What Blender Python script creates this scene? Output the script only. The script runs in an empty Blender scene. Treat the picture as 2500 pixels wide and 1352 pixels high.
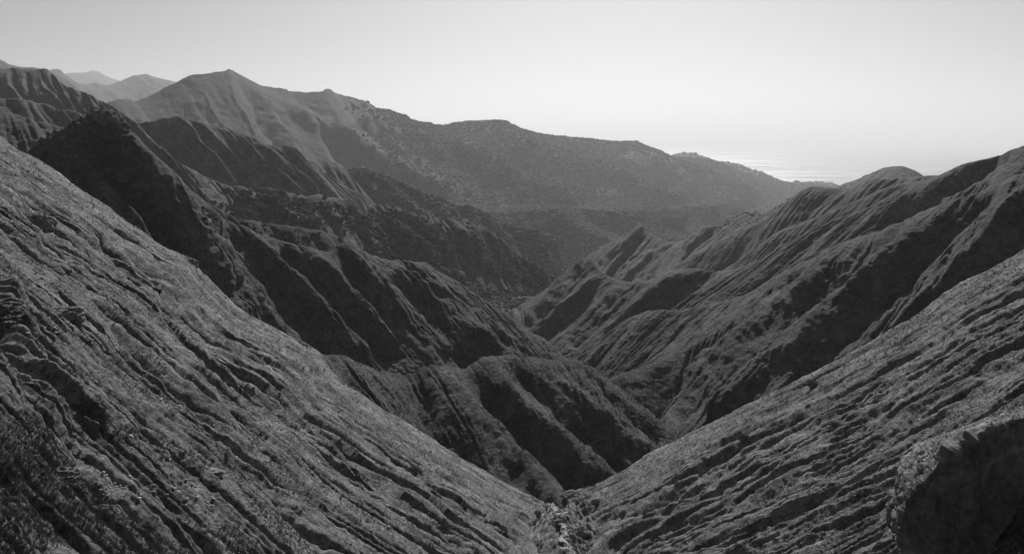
import bpy, math, random
import numpy as np
from mathutils import Vector, Matrix

# ------------------------------------------------------------------ camera, world, sun, exposure
SC = bpy.context.scene
COL = SC.collection
F_PX, CX, CY = 2165.0, 1250.0, 676.0      # focal length and centre in photo pixels (2500 wide)
PITCH = math.radians(8.7)
CAMZ = 480.0                              # metres above the sea
SEA = 0.0

cam_d = bpy.data.cameras.new('camera')
cam = bpy.data.objects.new('camera', cam_d); COL.objects.link(cam)
cam.location = (0, 0, CAMZ)
cam.rotation_euler = (math.radians(90) - PITCH, 0, 0)
cam_d.sensor_width = 36.0
cam_d.lens = 36.0 * F_PX / 2500.0
cam_d.clip_start = 0.5
cam_d.clip_end = 400000
SC.camera = cam

SUN_AZ, SUN_EL = 7.0, 34.0               # degrees right of the view, degrees up
wd = bpy.data.worlds.new('World'); SC.world = wd; wd.use_nodes = True
nt = wd.node_tree; nt.nodes.clear()
sky = nt.nodes.new('ShaderNodeTexSky'); sky.sky_type = 'NISHITA'; sky.sun_disc = False
sky.sun_elevation = math.radians(SUN_EL); sky.sun_rotation = math.radians(SUN_AZ)
sky.altitude = 480; sky.air_density = 1.0; sky.dust_density = 1.6; sky.ozone_density = 1.0
sep = nt.nodes.new('ShaderNodeSeparateColor')          # black-and-white film behind a red filter
bg = nt.nodes.new('ShaderNodeBackground'); bg.inputs['Strength'].default_value = 0.053
wo = nt.nodes.new('ShaderNodeOutputWorld')
nt.links.new(sky.outputs[0], sep.inputs[0])
nt.links.new(sep.outputs[0], bg.inputs['Color'])
nt.links.new(bg.outputs[0], wo.inputs[0])

sd = bpy.data.lights.new('sun', 'SUN'); sd.energy = 5.0; sd.angle = math.radians(0.5); sd.color = (1, 1, 1)
sun = bpy.data.objects.new('sun', sd); COL.objects.link(sun)
a, e = math.radians(SUN_AZ), math.radians(SUN_EL)
SUNV = Vector((math.sin(a) * math.cos(e), math.cos(a) * math.cos(e), math.sin(e)))
sun.rotation_euler = SUNV.to_track_quat('Z', 'Y').to_euler()
sun.location = (0, 0, 1500)

SC.view_settings.view_transform = 'Standard'
SC.view_settings.look = 'None'
SC.view_settings.exposure = 0.0
SC.view_settings.gamma = 1.0
SC.cycles.use_denoising = True
SC.cycles.max_bounces = 4
SC.cycles.diffuse_bounces = 2
SC.cycles.volume_bounces = 0

# ------------------------------------------------------------------ maths
CR = np.array([1.0, 0, 0]); CF = np.array([0, math.cos(PITCH), -math.sin(PITCH)]); CU = np.array([0, math.sin(PITCH), math.cos(PITCH)])
def unproj(x, y, d):
    x = np.asarray(x, float); y = np.asarray(y, float); d = np.asarray(d, float)
    v = CF + ((x - CX) / F_PX)[..., None] * CR - ((y - CY) / F_PX)[..., None] * CU
    return v * d[..., None] + np.array([0, 0, CAMZ])
def proj(P):
    q = P - np.array([0, 0, CAMZ]); f = q @ CF
    return CX + F_PX * (q @ CR) / f, CY - F_PX * (q @ CU) / f, f

_rs = np.random.RandomState(7)
_perm = _rs.permutation(256).astype(np.int32); _perm = np.concatenate([_perm, _perm, _perm])
_ga = (np.arange(256) / 256.0 * 2 * np.pi).astype(np.float32); _gc, _gs = np.cos(_ga), np.sin(_ga)
_g3 = _rs.normal(size=(256, 3)).astype(np.float32); _g3 /= np.linalg.norm(_g3, axis=1)[:, None]
def n2(x, y, seed=0):
    x = np.asarray(x, np.float32) + seed * 17.31; y = np.asarray(y, np.float32) + seed * 9.77
    xf = np.floor(x); yf = np.floor(y); fx = x - xf; fy = y - yf
    xi = xf.astype(np.int32) & 255; yi = yf.astype(np.int32) & 255
    u = fx * fx * fx * (fx * (fx * 6 - 15) + 10); v = fy * fy * fy * (fy * (fy * 6 - 15) + 10)
    def g(ix, iy, dx, dy):
        h = _perm[_perm[(xi + ix) & 255] + ((yi + iy) & 255)] & 255
        return _gc[h] * dx + _gs[h] * dy
    a0 = g(0, 0, fx, fy); b0 = g(1, 0, fx - 1, fy); c0 = g(0, 1, fx, fy - 1); d0 = g(1, 1, fx - 1, fy - 1)
    return ((a0 + u * (b0 - a0)) * (1 - v) + (c0 + u * (d0 - c0)) * v) * 1.5
def n3(P, f, seed=0):
    X = [P[..., i].astype(np.float32) * f + seed * 13.7 for i in range(3)]
    Fl = [np.floor(x) for x in X]; fr = [x - y for x, y in zip(X, Fl)]
    I = [x.astype(np.int32) & 255 for x in Fl]
    w = [t * t * t * (t * (t * 6 - 15) + 10) for t in fr]
    out = 0
    for ix in (0, 1):
        hx = _perm[(I[0] + ix) & 255]; wx = w[0] if ix else 1 - w[0]
        for iy in (0, 1):
            hy = _perm[(hx + I[1] + iy) & 255]; wy = wx * (w[1] if iy else 1 - w[1])
            for iz in (0, 1):
                h = _perm[(hy + I[2] + iz) & 255]; wz = wy * (w[2] if iz else 1 - w[2])
                g = _g3[h]
                out = out + wz * (g[..., 0] * (fr[0] - ix) + g[..., 1] * (fr[1] - iy) + g[..., 2] * (fr[2] - iz))
    return out * 1.6
def sstep(a, b, x):
    t = np.clip((x - a) / (b - a), 0, 1); return t * t * (3 - 2 * t)

def catmull(pts, u):
    """pts (n,k); u in index units"""
    p = np.asarray(pts, float); n = len(p)
    q = np.vstack([2 * p[0] - p[1], p, 2 * p[-1] - p[-2]])
    i = np.clip(np.floor(u).astype(int), 0, n - 2); t = (u - i)[:, None]
    a, b, c, d = q[i], q[i + 1], q[i + 2], q[i + 3]
    return 0.5 * (2 * b + (c - a) * t + (2 * a - 5 * b + 4 * c - d) * t * t + (3 * b - a - 3 * c + d) * t ** 3)

# ------------------------------------------------------------------ materials (all grey: the photograph is black and white)
def new_mat(name):
    m = bpy.data.materials.new(name); m.use_nodes = True
    t = m.node_tree; b = t.nodes['Principled BSDF']; return m, t, b
def ground_mat(name, lo, hi, scale, bump=0.5, bdist=0.2, rough=0.95, patch=None):
    m, t, b = new_mat(name); N = t.nodes.new; L = t.links.new
    geo = N('ShaderNodeNewGeometry')
    n1 = N('ShaderNodeTexNoise'); n1.inputs['Scale'].default_value = scale; n1.inputs['Detail'].default_value = 8; n1.inputs['Roughness'].default_value = 0.72
    L(geo.outputs['Position'], n1.inputs['Vector'])
    n2_ = N('ShaderNodeTexNoise'); n2_.inputs['Scale'].default_value = scale * 0.07; n2_.inputs['Detail'].default_value = 4
    L(geo.outputs['Position'], n2_.inputs['Vector'])
    mx = N('ShaderNodeMath'); mx.operation = 'MULTIPLY_ADD'; mx.inputs[1].default_value = 0.65
    ms = N('ShaderNodeMath'); ms.operation = 'MULTIPLY'; ms.inputs[1].default_value = 0.35
    L(n2_.outputs[0], ms.inputs[0]); L(n1.outputs[0], mx.inputs[0]); L(ms.outputs[0], mx.inputs[2])
    r = N('ShaderNodeMapRange'); r.inputs['From Min'].default_value = 0.38; r.inputs['From Max'].default_value = 0.62
    r.inputs['To Min'].default_value = lo; r.inputs['To Max'].default_value = hi
    w1 = N('ShaderNodeTexNoise'); w1.inputs['Scale'].default_value = scale * 0.28; w1.inputs['Detail'].default_value = 5; w1.inputs['Roughness'].default_value = 0.8
    L(geo.outputs['Position'], w1.inputs['Vector'])
    wr = N('ShaderNodeMapRange'); wr.inputs['From Min'].default_value = 0.35; wr.inputs['From Max'].default_value = 0.65; wr.inputs['To Min'].default_value = 0.6; wr.inputs['To Max'].default_value = 1.4
    mm = N('ShaderNodeMath'); mm.operation = 'MULTIPLY'
    L(w1.outputs[0], wr.inputs['Value']); L(mx.outputs[0], r.inputs['Value']); L(r.outputs[0], mm.inputs[0]); L(wr.outputs[0], mm.inputs[1]); L(mm.outputs[0], b.inputs['Base Color'])
    b.inputs['Roughness'].default_value = rough; b.inputs['Specular IOR Level'].default_value = 0.15
    if bump:
        bp = N('ShaderNodeBump'); bp.inputs['Strength'].default_value = bump; bp.inputs['Distance'].default_value = bdist
        L(n1.outputs[0], bp.inputs['Height']); L(bp.outputs[0], b.inputs['Normal'])
    return m
M_near = ground_mat('dry_grass_near', 0.055, 0.32, 4.0, 1.0, 0.35)
M_mid = ground_mat('dry_grass_slope', 0.03, 0.16, 0.9, 1.0, 1.4)
M_far = ground_mat('scrub_slope', 0.03, 0.055, 0.12, 0.6, 4.0)
M_scrub = ground_mat('scrubby_slope', 0.035, 0.10, 0.5, 0.7, 1.0)
M_wood = ground_mat('wooded_slope', 0.025, 0.055, 0.25, 0.7, 2.0)
M_rock = ground_mat('eroded_rock', 0.11, 0.34, 1.6, 1.0, 0.4)
M_pale = ground_mat('pale_stone', 0.35, 0.65, 1.5, 0.4, 0.1)

# ------------------------------------------------------------------ meshes
def grid_mesh(name, P, mat, kind='structure'):
    ns, ntt = P.shape[:2]
    me = bpy.data.meshes.new(name)
    if np.cross(P[1:, :-1] - P[:-1, :-1], P[:-1, 1:] - P[:-1, :-1])[..., 2].mean() < 0: P = P[:, ::-1]
    idx = np.arange(ns * ntt, dtype=np.int32).reshape(ns, ntt)
    q = np.stack([idx[:-1, :-1], idx[1:, :-1], idx[1:, 1:], idx[:-1, 1:]], -1).reshape(-1, 4)
    me.vertices.add(ns * ntt); me.vertices.foreach_set('co', P.astype(np.float32).ravel())
    me.loops.add(q.size); me.loops.foreach_set('vertex_index', q.ravel())
    me.polygons.add(len(q)); me.polygons.foreach_set('loop_start', np.arange(0, q.size, 4, dtype=np.int32))
    me.polygons.foreach_set('use_smooth', np.ones(len(q), bool))
    me.update(calc_edges=True)
    me.materials.append(mat)
    o = bpy.data.objects.new(name, me); COL.objects.link(o)
    if kind: o['kind'] = kind
    return o

def grid_normals(P):
    du = np.gradient(P, axis=0); dv = np.gradient(P, axis=1)
    n = np.cross(du, dv); n /= np.linalg.norm(n, axis=-1)[..., None] + 1e-9
    if n[..., 2].mean() < 0: n = -n
    return n

def seg_field(X, Y, line, w):
    """1 on the line, falling to 0 at w photo pixels"""
    best = np.full(X.shape, 1e9, np.float32)
    for (x0, y0), (x1, y1) in zip(line[:-1], line[1:]):
        dx, dy = x1 - x0, y1 - y0
        t = np.clip(((X - x0) * dx + (Y - y0) * dy) / (dx * dx + dy * dy), 0, 1)
        best = np.minimum(best, np.hypot(X - x0 - t * dx, Y - y0 - t * dy))
    return np.clip(1 - best / w, 0, 1)

RA, FA = 1.7, 0.75
SURF = {}      # finished surfaces, for standing plants and stones on them
def layer(name, crest, dk, foot, mat, back=(40, 0.6), rills=(), fbm=(), sag=0.0, across='s', env=(0.02, 0.3),
          feats=(), res=0.36, depthf=None, seed=1, kind='structure', nmax=2200, envback=0.3, vwarp=0.0, end=None, dscale=1.0, wsc=1.0, crags=(), fg=1.0, rim=0.009, hs=0.8, near=0.0, clipt=0.28, cuts=(), bigr=0.42):
    if dk: dk = [(a_, b_ * dscale) for a_, b_ in dk]; foot = [tuple(f_[:3]) + (f_[3] * dscale,) for f_ in foot]
    c = np.array([(p[0], p[1]) for p in crest], float); n = len(c)
    ii = np.arange(n)
    d = depthf(c[:, 0], c[:, 1]) if depthf else np.interp(ii, [k if k >= 0 else n + k for k, _ in dk], [v for _, v in dk])
    arc = np.concatenate([[0], np.cumsum(np.hypot(*np.diff(c, axis=0).T))])
    ns = int(min(nmax, max(30, arc[-1] * res)))
    u = np.interp(np.linspace(0, arc[-1], ns), arc, ii)
    cc = catmull(np.column_stack([c, 1 / d * 1000]), u)
    fi = [k[0] if k[0] >= 0 else n + k[0] for k in foot]
    fx = np.interp(u, fi, [k[1] for k in foot]); fy = np.interp(u, fi, [k[2] for k in foot])
    fd = depthf(fx, fy) if depthf else 1 / np.interp(u, fi, [1 / k[3] for k in foot])
    L = np.percentile(np.hypot(fx - cc[:, 0], fy - cc[:, 1]), 80)
    ntt = int(min(nmax, max(24, L * res)))
    t = np.linspace(0, 1, ntt)[None, :]
    X = cc[:, 0:1] * (1 - t) + fx[:, None] * t; Y = cc[:, 1:2] * (1 - t) + fy[:, None] * t
    W = (cc[:, 2:3] / 1000) * (1 - t) + (1 / fd)[:, None] * t
    if depthf:
        kk = ns // 9; kr = np.hanning(2 * kk + 1); kr /= kr.sum()
        ex = np.arange(-kk, ns + kk)
        def sm(a_):
            lo_ = a_[0] + (a_[1] - a_[0]) * np.arange(-kk, 0); hi_ = a_[-1] + (a_[-1] - a_[-2]) * np.arange(1, kk + 1)
            return np.convolve(np.concatenate([lo_, a_, hi_]), kr, 'valid')
        g_ = sstep(0, 0.16, t)
        X = X + (sm(cc[:, 0]) - cc[:, 0])[:, None] * g_; Y = Y + (sm(cc[:, 1]) - cc[:, 1])[:, None] * g_
        W = 1 / depthf(X, Y)
    Pf = unproj(X, Y, 1 / W)
    if sag: Pf[..., 2] -= sag * np.sin(np.pi * np.clip(t, 0, 1) ** 0.8)
    Dt = np.cumsum(np.linalg.norm(np.diff(Pf, axis=1, prepend=Pf[:, :1]), axis=2), 1)
    rr_ = rim * np.linalg.norm(Pf[:, :1] - np.array([0, 0, CAMZ]), axis=2)
    slp = float(np.median((Pf[:, 0, 2] - Pf[:, -1, 2]) / (np.hypot(*(Pf[:, 0] - Pf[:, -1])[:, :2].T) + 1e-6)))
    Pf[..., 2] += min(0.55, 0.7 * max(0, slp)) * rr_ * (1 - np.exp(-Dt / (rr_ + 1e-6)))
    C0 = Pf[:, 0].copy()
    tan = np.gradient(C0, axis=0)
    k = max(3, ns // 25); ker = np.ones(2 * k + 1) / (2 * k + 1)
    tan = np.stack([np.convolve(np.pad(tan[:, i], k, mode='edge'), ker, 'valid') for i in range(3)], 1)
    perp = np.stack([-tan[:, 1], tan[:, 0]], 1); perp /= np.linalg.norm(perp, axis=1)[:, None] + 1e-9
    fw = (Pf[:, min(ntt - 1, ntt // 3)] - C0)[:, :2]
    sgn = -np.sign((perp * fw).sum(1)); sgn[sgn == 0] = 1
    perp *= (np.sign(np.median(sgn)) * np.ones_like(sgn))[:, None]
    vd = C0[:, :2] / np.linalg.norm(C0[:, :2], axis=1)[:, None]
    perp = vd if across == 't' else perp * 0.6 + vd * 0.6
    perp /= np.linalg.norm(perp, axis=1)[:, None]
    nb = 36; tb = (np.linspace(1, 0, nb, endpoint=False) ** 1.6)[None, :, None]
    bl, bs = back
    B = C0[:, None, :] + np.concatenate([perp[:, None, :] * bl * tb, -bl * bs * tb * np.ones((ns, 1, 1))], -1)
    P = np.concatenate([B, Pf], 1)
    T = np.concatenate([-tb[0, :, 0], t[0]])
    # soften the crest
    N = grid_normals(P)
    Ep = np.where(T >= 0, 0.12 + 0.88 * sstep(env[0], env[1], T), envback)[None, :] * np.ones((ns, 1))
    if end: Ep = Ep * (end[0] + (1 - end[0]) * sstep(0, end[1], np.linspace(0, 1, ns)))[:, None]
    # metric coordinates across and along the rills
    Lsm = float(np.linalg.norm(np.diff(C0, axis=0), axis=1).sum())
    mid = int(ns * 0.5); Ltm = float(np.linalg.norm(np.diff(Pf[mid], axis=0), axis=1).sum())
    dS = np.linalg.norm(np.diff(P, axis=0, prepend=P[:1]), axis=2); dT = np.linalg.norm(np.diff(P, axis=1, prepend=P[:, :1]), axis=2)
    S = np.cumsum(dS, 0); TT = np.cumsum(dT, 1); TT -= TT[:, nb:nb + 1]
    if across == 's':
        U = S[:, nb:nb + 1] * np.ones((1, P.shape[1])); V = TT
        loc = dS / (dS[:, nb:nb + 1] + 1e-6)
    else:
        U = TT[mid:mid + 1] * np.ones((ns, 1)); V = S
        loc = dT / (dT[mid:mid + 1] + 1e-6)
    loc[0] = loc[1]; loc[:, 0] = loc[:, 1]
    loc = np.clip(loc, 0.06, 1.5)
    H = np.zeros(P.shape[:2]); Hs = np.zeros(P.shape[:2])
    dpt = (P - np.array([0, 0, CAMZ])) @ CF
    dmed = float(np.median(dpt[:, nb]))
    wx = n2(U / 60 / wsc, V / 60 / wsc, seed + 50) + 0.5 * n2(U / 23 / wsc, V / 31 / wsc, seed + 51)
    for j, (wl, amp, an, wp) in enumerate(rills):
        q = n2(U / wl + wp * wx + vwarp * V / wl, V / (wl * an * 2.2), seed + j * 3)
        q2 = np.sqrt(q * q + 0.0025)
        m = 0.55 + 0.9 * np.clip(n2(U / (wl * 3.1), V / (wl * 12.0), seed + 80 + j) + 0.35, 0, 1)
        v = RA * amp * (q2 - 0.3) * 2 * m
        if wl > dmed / 32: H += v * bigr
        else: Hs += v * hs
    for j, (wl, dep, an, wp) in enumerate(cuts):
        q = n2(U / wl + wp * wx + 0.06 * n2(U / (wl * .5), V / (wl * 2.5), seed + 31 + j), V / (wl * an), seed + 30 + j * 5)
        m = np.clip((0.6 if wl > 3 else 0.95) + 1.6 * n2(U / (wl * 2.3), V / (wl * an * 0.6), seed + 130 + j), 0, 1.3)
        c_ = np.clip(1 - np.abs(q) / (0.17 if wl > 3 else 0.3), 0, 1)
        Hs -= dep * c_ * m - 0.12 * dep
    H *= Ep * loc
    if near: nf = np.clip(dpt / near, 0.3, 1) ** 0.6; H *= nf; Hs *= nf
    if feats:
        px, py, pd = proj(P)
        jx = 9 * n2(px / 70, py / 70, seed + 90) + 4 * n2(px / 25, py / 25, seed + 91); jy = 9 * n2(px / 70, py / 70, seed + 92) + 4 * n2(px / 25, py / 25, seed + 93)
        front = (T >= 0)[None, :]
        for line, w, amp in feats:
            w = w * fg ** 0.5
            f = seg_field(px + jx * min(1, w / 24), py + jy * min(1, w / 24), line, w)
            f = f * f * (3 - 2 * f) if amp > 0 else f ** 1.2
            H += (-(0.55 + 0.05 * min(6, abs(amp))) if amp < 0 else 0.6 + 0.05 * min(6, amp)) * fg ** 0.6 * w * pd / F_PX * f * front * Ep
    H -= np.clip(H, 0, None) * (0.9 * (1 - sstep(0.0, clipt, T)) * (T >= 0) + 0.95 * (T < 0))[None, :]
    H += (Hs - 0.3 * np.abs(Hs)) * loc * (0.4 + 0.6 * Ep) * np.where(T < 0, 0.3, 1.0)[None, :]
    for wl, amp in fbm:
        q = n3(P, 1 / wl, seed + int(wl * 7) % 40)
        H += np.where(T < 0, 0.4, 1.0)[None, :] * FA * amp * (q - 0.6 * (T < 0)[None, :]) * (np.clip(dpt / 110, 0.12, 1) if wl > 1.2 else np.clip(dpt / 45, 0.6, 1)) * ((0.15 + 0.85 * Ep) if wl > 6 else (0.4 + 0.6 * Ep))
    for cx_, cy_, rx_, ry_, ca_, cw_ in crags:
        gx, gy, _g = proj(P)
        fall = np.clip(1 - ((gx - cx_) / rx_) ** 2 - ((gy - cy_) / ry_) ** 2, 0, 1)
        q = (0.5 - np.abs(n3(P, 1 / cw_, 61))) + 0.5 * (0.5 - np.abs(n3(P, 2.1 / cw_, 62))) + 0.3 * n3(P, 5 / cw_, 63)
        H += ca_ * (q - 0.45) * sstep(0, 0.5, fall)
    P = P + N * H[..., None]

    o = grid_mesh(name, P, mat, kind)
    SURF[seed] = (P[:, nb:], N[:, nb:]); SURF[seed + 1000] = (P[:, :nb], N[:, :nb])
    return o, P, T

# ---------------- plane of each near slope
P0 = np.array([6.5, 175, -74.0])
def plane_depth(n, bend=0.0):
    n = np.array(n, float)
    def f(x, y):
        v = CF + ((np.asarray(x, float) - CX) / F_PX)[..., None] * CR - ((np.asarray(y, float) - CY) / F_PX)[..., None] * CU
        return (n @ P0) / (v @ n)
    return f
D_left = plane_depth((2725, 1010, 3512)); D_right = plane_depth((-2160, 611, 2992))

# ---------------- LEFT FOREGROUND SLOPE
L1c = [(-420, 30), (-250, 150), (-120, 245), (0, 331), (44, 366), (89, 388), (133, 415), (186, 451), (249, 491), (311, 539), (355, 566), (399, 601), (444, 621),
       (468, 632), (500, 668), (545, 715), (593, 760), (665, 796), (723, 828), (781, 862), (822, 915), (892, 966), (940, 999), (1000, 1036), (1091, 1094), (1166, 1138),
       (1255, 1191), (1322, 1222), (1352, 1250), (1372, 1290), (1400, 1350), (1430, 1420)]
featsL = [
    ([(-20, 760), (40, 850), (75, 930), (130, 1010), (200, 1080), (262, 1180)], 46, -3.4),
    ([(262, 1180), (330, 1240), (420, 1300), (520, 1352)], 30, -1.3),
    ([(20, 700), (60, 800), (115, 890), (190, 960), (250, 1020)], 26, 1.1),
    ([(-20, 1130), (40, 1210), (90, 1290), (150, 1370)], 48, -2.6),
    ([(60, 520), (110, 560), (170, 620), (250, 700)], 24, -1.6),
    ([(100, 600), (230, 740), (330, 850), (420, 930), (520, 1030), (600, 1120), (700, 1230), (800, 1352)], 24, -2.0),
    ([(260, 600), (360, 700), (470, 800), (600, 930), (700, 1010), (820, 1100), (950, 1200), (1120, 1330)], 22, -2.1),
    ([(560, 1130), (640, 1190), (730, 1270), (820, 1350)], 22, -1.8),
    ([(600, 860), (700, 930), (790, 1000), (900, 1070), (1010, 1160), (1130, 1240), (1250, 1330)], 20, -2.0),
    ([(690, 880), (800, 960), (930, 1040), (1050, 1130), (1180, 1210)], 14, -1.2),
    ([(330, 760), (430, 860), (540, 980), (640, 1080)], 16, -1.2),
    ([(170, 470), (260, 560), (360, 660), (440, 740)], 16, -1.1),
    ([(350, 1060), (440, 1130), (520, 1190)], 20, -1.1),
    ([(0, 420), (80, 500), (150, 590)], 16, -1.0),
    ([(500, 900), (600, 990), (680, 1060)], 12, -0.9),
]
layer('hillside', L1c, None, [(k_, p_[0] - 700 - 400 * k_ / 31, p_[1] + 780 + 560 * k_ / 31) for k_, p_ in enumerate(L1c)], M_near, back=(45, 0.75),
      rills=[(13, 0.3, 7, 0.15), (5.5, 0.26, 9, 0.2), (2.4, 0.15, 10, 0.25)], cuts=[(7, 1.3, 18, 0.12), (3.6, 0.85, 20, 0.16), (2.3, 0.8, 20, 0.2), (1.3, 0.5, 18, 0.3), (0.7, 0.26, 16, 0.4)], fbm=[(9, 0.5), (3.5, 0.3), (1.4, 0.2), (0.6, 0.11), (0.28, 0.08)],
      across='t', wsc=0.3, env=(0, 0.07), fg=1.35, rim=0.004, bigr=1.0, clipt=0.02, hs=1.2, near=100, crags=[(1370, 1290, 90, 90, 1.6, 2.5)], feats=featsL, depthf=D_left, seed=3, res=0.62)

# ---------------- RIGHT FOREGROUND SLOPE
Kc = [(2950, 330), (2700, 485), (2500, 609), (2454, 636), (2388, 671), (2308, 712), (2254, 752), (2166, 806), (2088, 853), (1986, 906), (1863, 967), (1782, 1004), (1700, 1045),
      (1650, 1073), (1583, 1107), (1521, 1147), (1455, 1178), (1405, 1192), (1378, 1212), (1362, 1250), (1380, 1300), (1400, 1360), (1430, 1420)]
featsK = [
    ([(2500, 760), (2380, 830), (2250, 900), (2100, 990), (1900, 1090), (1700, 1190), (1500, 1270)], 18, -2.0),
    ([(2500, 690), (2350, 770), (2200, 850), (2050, 930), (1900, 1005), (1780, 1060)], 16, -1.6),
    ([(2500, 870), (2350, 960), (2230, 1040), (2080, 1110), (1900, 1190), (1700, 1270), (1520, 1340)], 18, -1.8),
    ([(2420, 950), (2280, 1040), (2160, 1130), (2000, 1220), (1850, 1290), (1700, 1352)], 16, -1.3),
    ([(2200, 1180), (2050, 1270), (1900, 1352)], 15, -1.2),
    ([(1900, 1130), (1800, 1180), (1700, 1215)], 16, -1.0),
    ([(2380, 905), (2300, 950), (2230, 1010)], 14, -1.2),
    ([(1800, 1020), (1700, 1080), (1600, 1150), (1480, 1210)], 12, -1.3),
]
layer('hillside', Kc, None, [(k_, p_[0] + 480, p_[1] + 950) for k_, p_ in enumerate(Kc)], M_near, back=(50, 0.75),
      rills=[(13, 0.4, 7, 0.15), (5.5, 0.26, 9, 0.2), (2.4, 0.13, 10, 0.25)], cuts=[(7, 0.75, 12, 0.16), (3.6, 0.4, 13, 0.25), (2.3, 0.3, 13, 0.3), (1.3, 0.22, 13, 0.4), (0.7, 0.13, 12, 0.5)], fbm=[(9, 0.7), (3.5, 0.42), (1.4, 0.28), (0.6, 0.15), (0.3, 0.09)],
      across='t', wsc=0.3, env=(0, 0.1), rim=0.006, bigr=1.0, clipt=0.03, hs=1.2, crags=[(1380, 1280, 80, 100, 1.6, 2.5)], feats=featsK, depthf=D_right, seed=11, res=0.6)

# ---------------- SPUR BETWEEN THE TWO SLOPES
Jc = [(700, 835), (771, 857), (795, 866), (839, 866), (868, 881), (916, 900), (949, 908), (1002, 905), (1042, 890), (1077, 892), (1104, 896), (1131, 899), (1166, 881), (1188, 870),
      (1255, 865), (1299, 871), (1366, 880), (1419, 882), (1446, 894), (1490, 925), (1557, 978), (1610, 1023), (1648, 1048), (1664, 1078), (1680, 1110)]
featsJ = [([(1190, 880), (1290, 1000), (1380, 1090), (1470, 1170)], 34, 2.6), ([(1250, 890), (1350, 990), (1450, 1080), (1530, 1150)], 30, -2.6),
          ([(1320, 885), (1430, 980), (1520, 1070), (1590, 1120)], 26, 2.2), ([(1090, 905), (1180, 1020), (1260, 1110), (1340, 1210)], 34, 3.4),
          ([(1135, 910), (1230, 1010), (1330, 1110), (1420, 1190)], 40, -2.0), ([(1000, 920), (1050, 1020), (1120, 1080), (1230, 1170)], 50, -4.0),
          ([(1430, 900), (1530, 1000), (1610, 1070)], 22, -1.6)]
layer('hillside', Jc, [(0, 238), (6, 252), (14, 266), (-3, 268), (-1, 266)], [(0, 960, 1180, 205), (6, 1250, 1330, 182), (12, 1500, 1400, 190), (18, 1640, 1330, 215), (-1, 1760, 1230, 245)], M_mid,
      back=(40, 0.8), rills=[(26, 2.0, 6, 0.2), (9, 0.9, 7, 0.3), (3.6, 0.3, 6, 0.4)], cuts=[(7, 0.8, 9, 0.2), (3, 0.35, 10, 0.3)], fbm=[(8, 0.6), (3, 0.35), (1.3, 0.2), (0.6, 0.1)], env=(0, 0.2), feats=featsJ, rim=0.022, seed=5, res=0.5)

# ---------------- DARK RIDGE WITH THE ROCKY PEAK, LEFT
Hc = [(-60, 470), (30, 410), (68, 370), (80, 354), (96, 341), (124, 336), (140, 322), (160, 310), (176, 296), (192, 289), (206, 289), (216, 284), (234, 280), (248, 272), (258, 267), (274, 271), (283, 282),
      (300, 304), (320, 320), (332, 338), (350, 360), (376, 386), (400, 410), (427, 430), (455, 457), (490, 484), (532, 526), (586, 548), (643, 575), (692, 588), (745, 599), (781, 610), (808, 612), (839, 593), (852, 592),
      (883, 610), (914, 624), (948, 634), (980, 633), (1016, 639), (1035, 638), (1066, 661), (1096, 675), (1137, 702), (1192, 738), (1233, 764), (1274, 798), (1315, 823), (1356, 856), (1382, 874), (1420, 905)]
featsH = [([(852, 600), (930, 690), (1010, 770), (1090, 850)], 34, 4.5), ([(900, 640), (960, 720), (1040, 790), (1130, 880)], 30, -5.0),
          ([(950, 645), (1030, 720), (1110, 780), (1200, 850), (1260, 890)], 30, 5.0), ([(1040, 650), (1100, 730), (1190, 800), (1290, 870)], 22, 2.2),
          ([(640, 590), (720, 690), (800, 780), (880, 860)], 30, 2.6), ([(700, 610), (790, 710), (880, 800), (960, 880)], 30, -3.0),
          ([(560, 560), (640, 660), (720, 770), (800, 850)], 34, -3.0), ([(300, 330), (420, 480), (520, 600), (620, 740), (680, 800)], 34, 1.2),
          ([(350, 500), (450, 600), (560, 720)], 40, -3.0), ([(780, 620), (860, 720), (950, 830)], 20, 2.0),
          ([(125, 345), (200, 430), (300, 540), (360, 620)], 48, 5), ([(235, 330), (300, 450), (400, 590)], 40, -4), ([(1000, 650), (1070, 750), (1150, 830)], 24, -3.0)]
layer('ridge', Hc, [(0, 300), (4, 300), (14, 305), (22, 320), (28, 350), (34, 380), (40, 425), (45, 450), (-2, 482), (-1, 486)],
      [(0, 100, 800, 240), (4, 330, 880, 245), (14, 640, 930, 272), (22, 780, 1000, 293), (28, 950, 1020, 325), (34, 1150, 1010, 358), (40, 1330, 1000, 400), (-2, 1420, 930, 450), (-1, 1440, 960, 460)], M_mid,
      back=(60, 0.8), rills=[(34, 3.2, 6, 0.2), (14, 1.6, 6, 0.3), (5.5, 0.5, 7, 0.35)], cuts=[(9, 1.0, 9, 0.2), (4, 0.45, 10, 0.3)], fbm=[(18, 1.3), (7, 0.7), (3, 0.4), (1.3, 0.22)], env=(0, 0.16), feats=featsH, rim=0.013, seed=21, res=0.5, crags=[(250, 310, 100, 75, 4.0, 9), (100, 365, 60, 40, 2.5, 8), (500, 540, 40, 40, 2.0, 6), (250, 420, 90, 60, 2.0, 6)])

# ---------------- RIDGE G (small, wooded)
Gc = [(430, 430), (479, 473), (532, 506), (590, 535), (635, 542), (710, 551), (777, 562), (830, 579), (870, 598), (940, 660), (1010, 720)]
layer('ridge', Gc, [(0, 480), (3, 500), (7, 560), (-1, 600)], [(0, 480, 760, 455), (4, 800, 780, 500), (-1, 1150, 860, 560)], M_wood, back=(90, 0.6),
      rills=[(40, 3, 4, 0.3), (16, 1.6, 4, 0.3)], fbm=[(14, 1.5), (6, 0.8), (3, 0.4)], seed=31, res=0.4)

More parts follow.
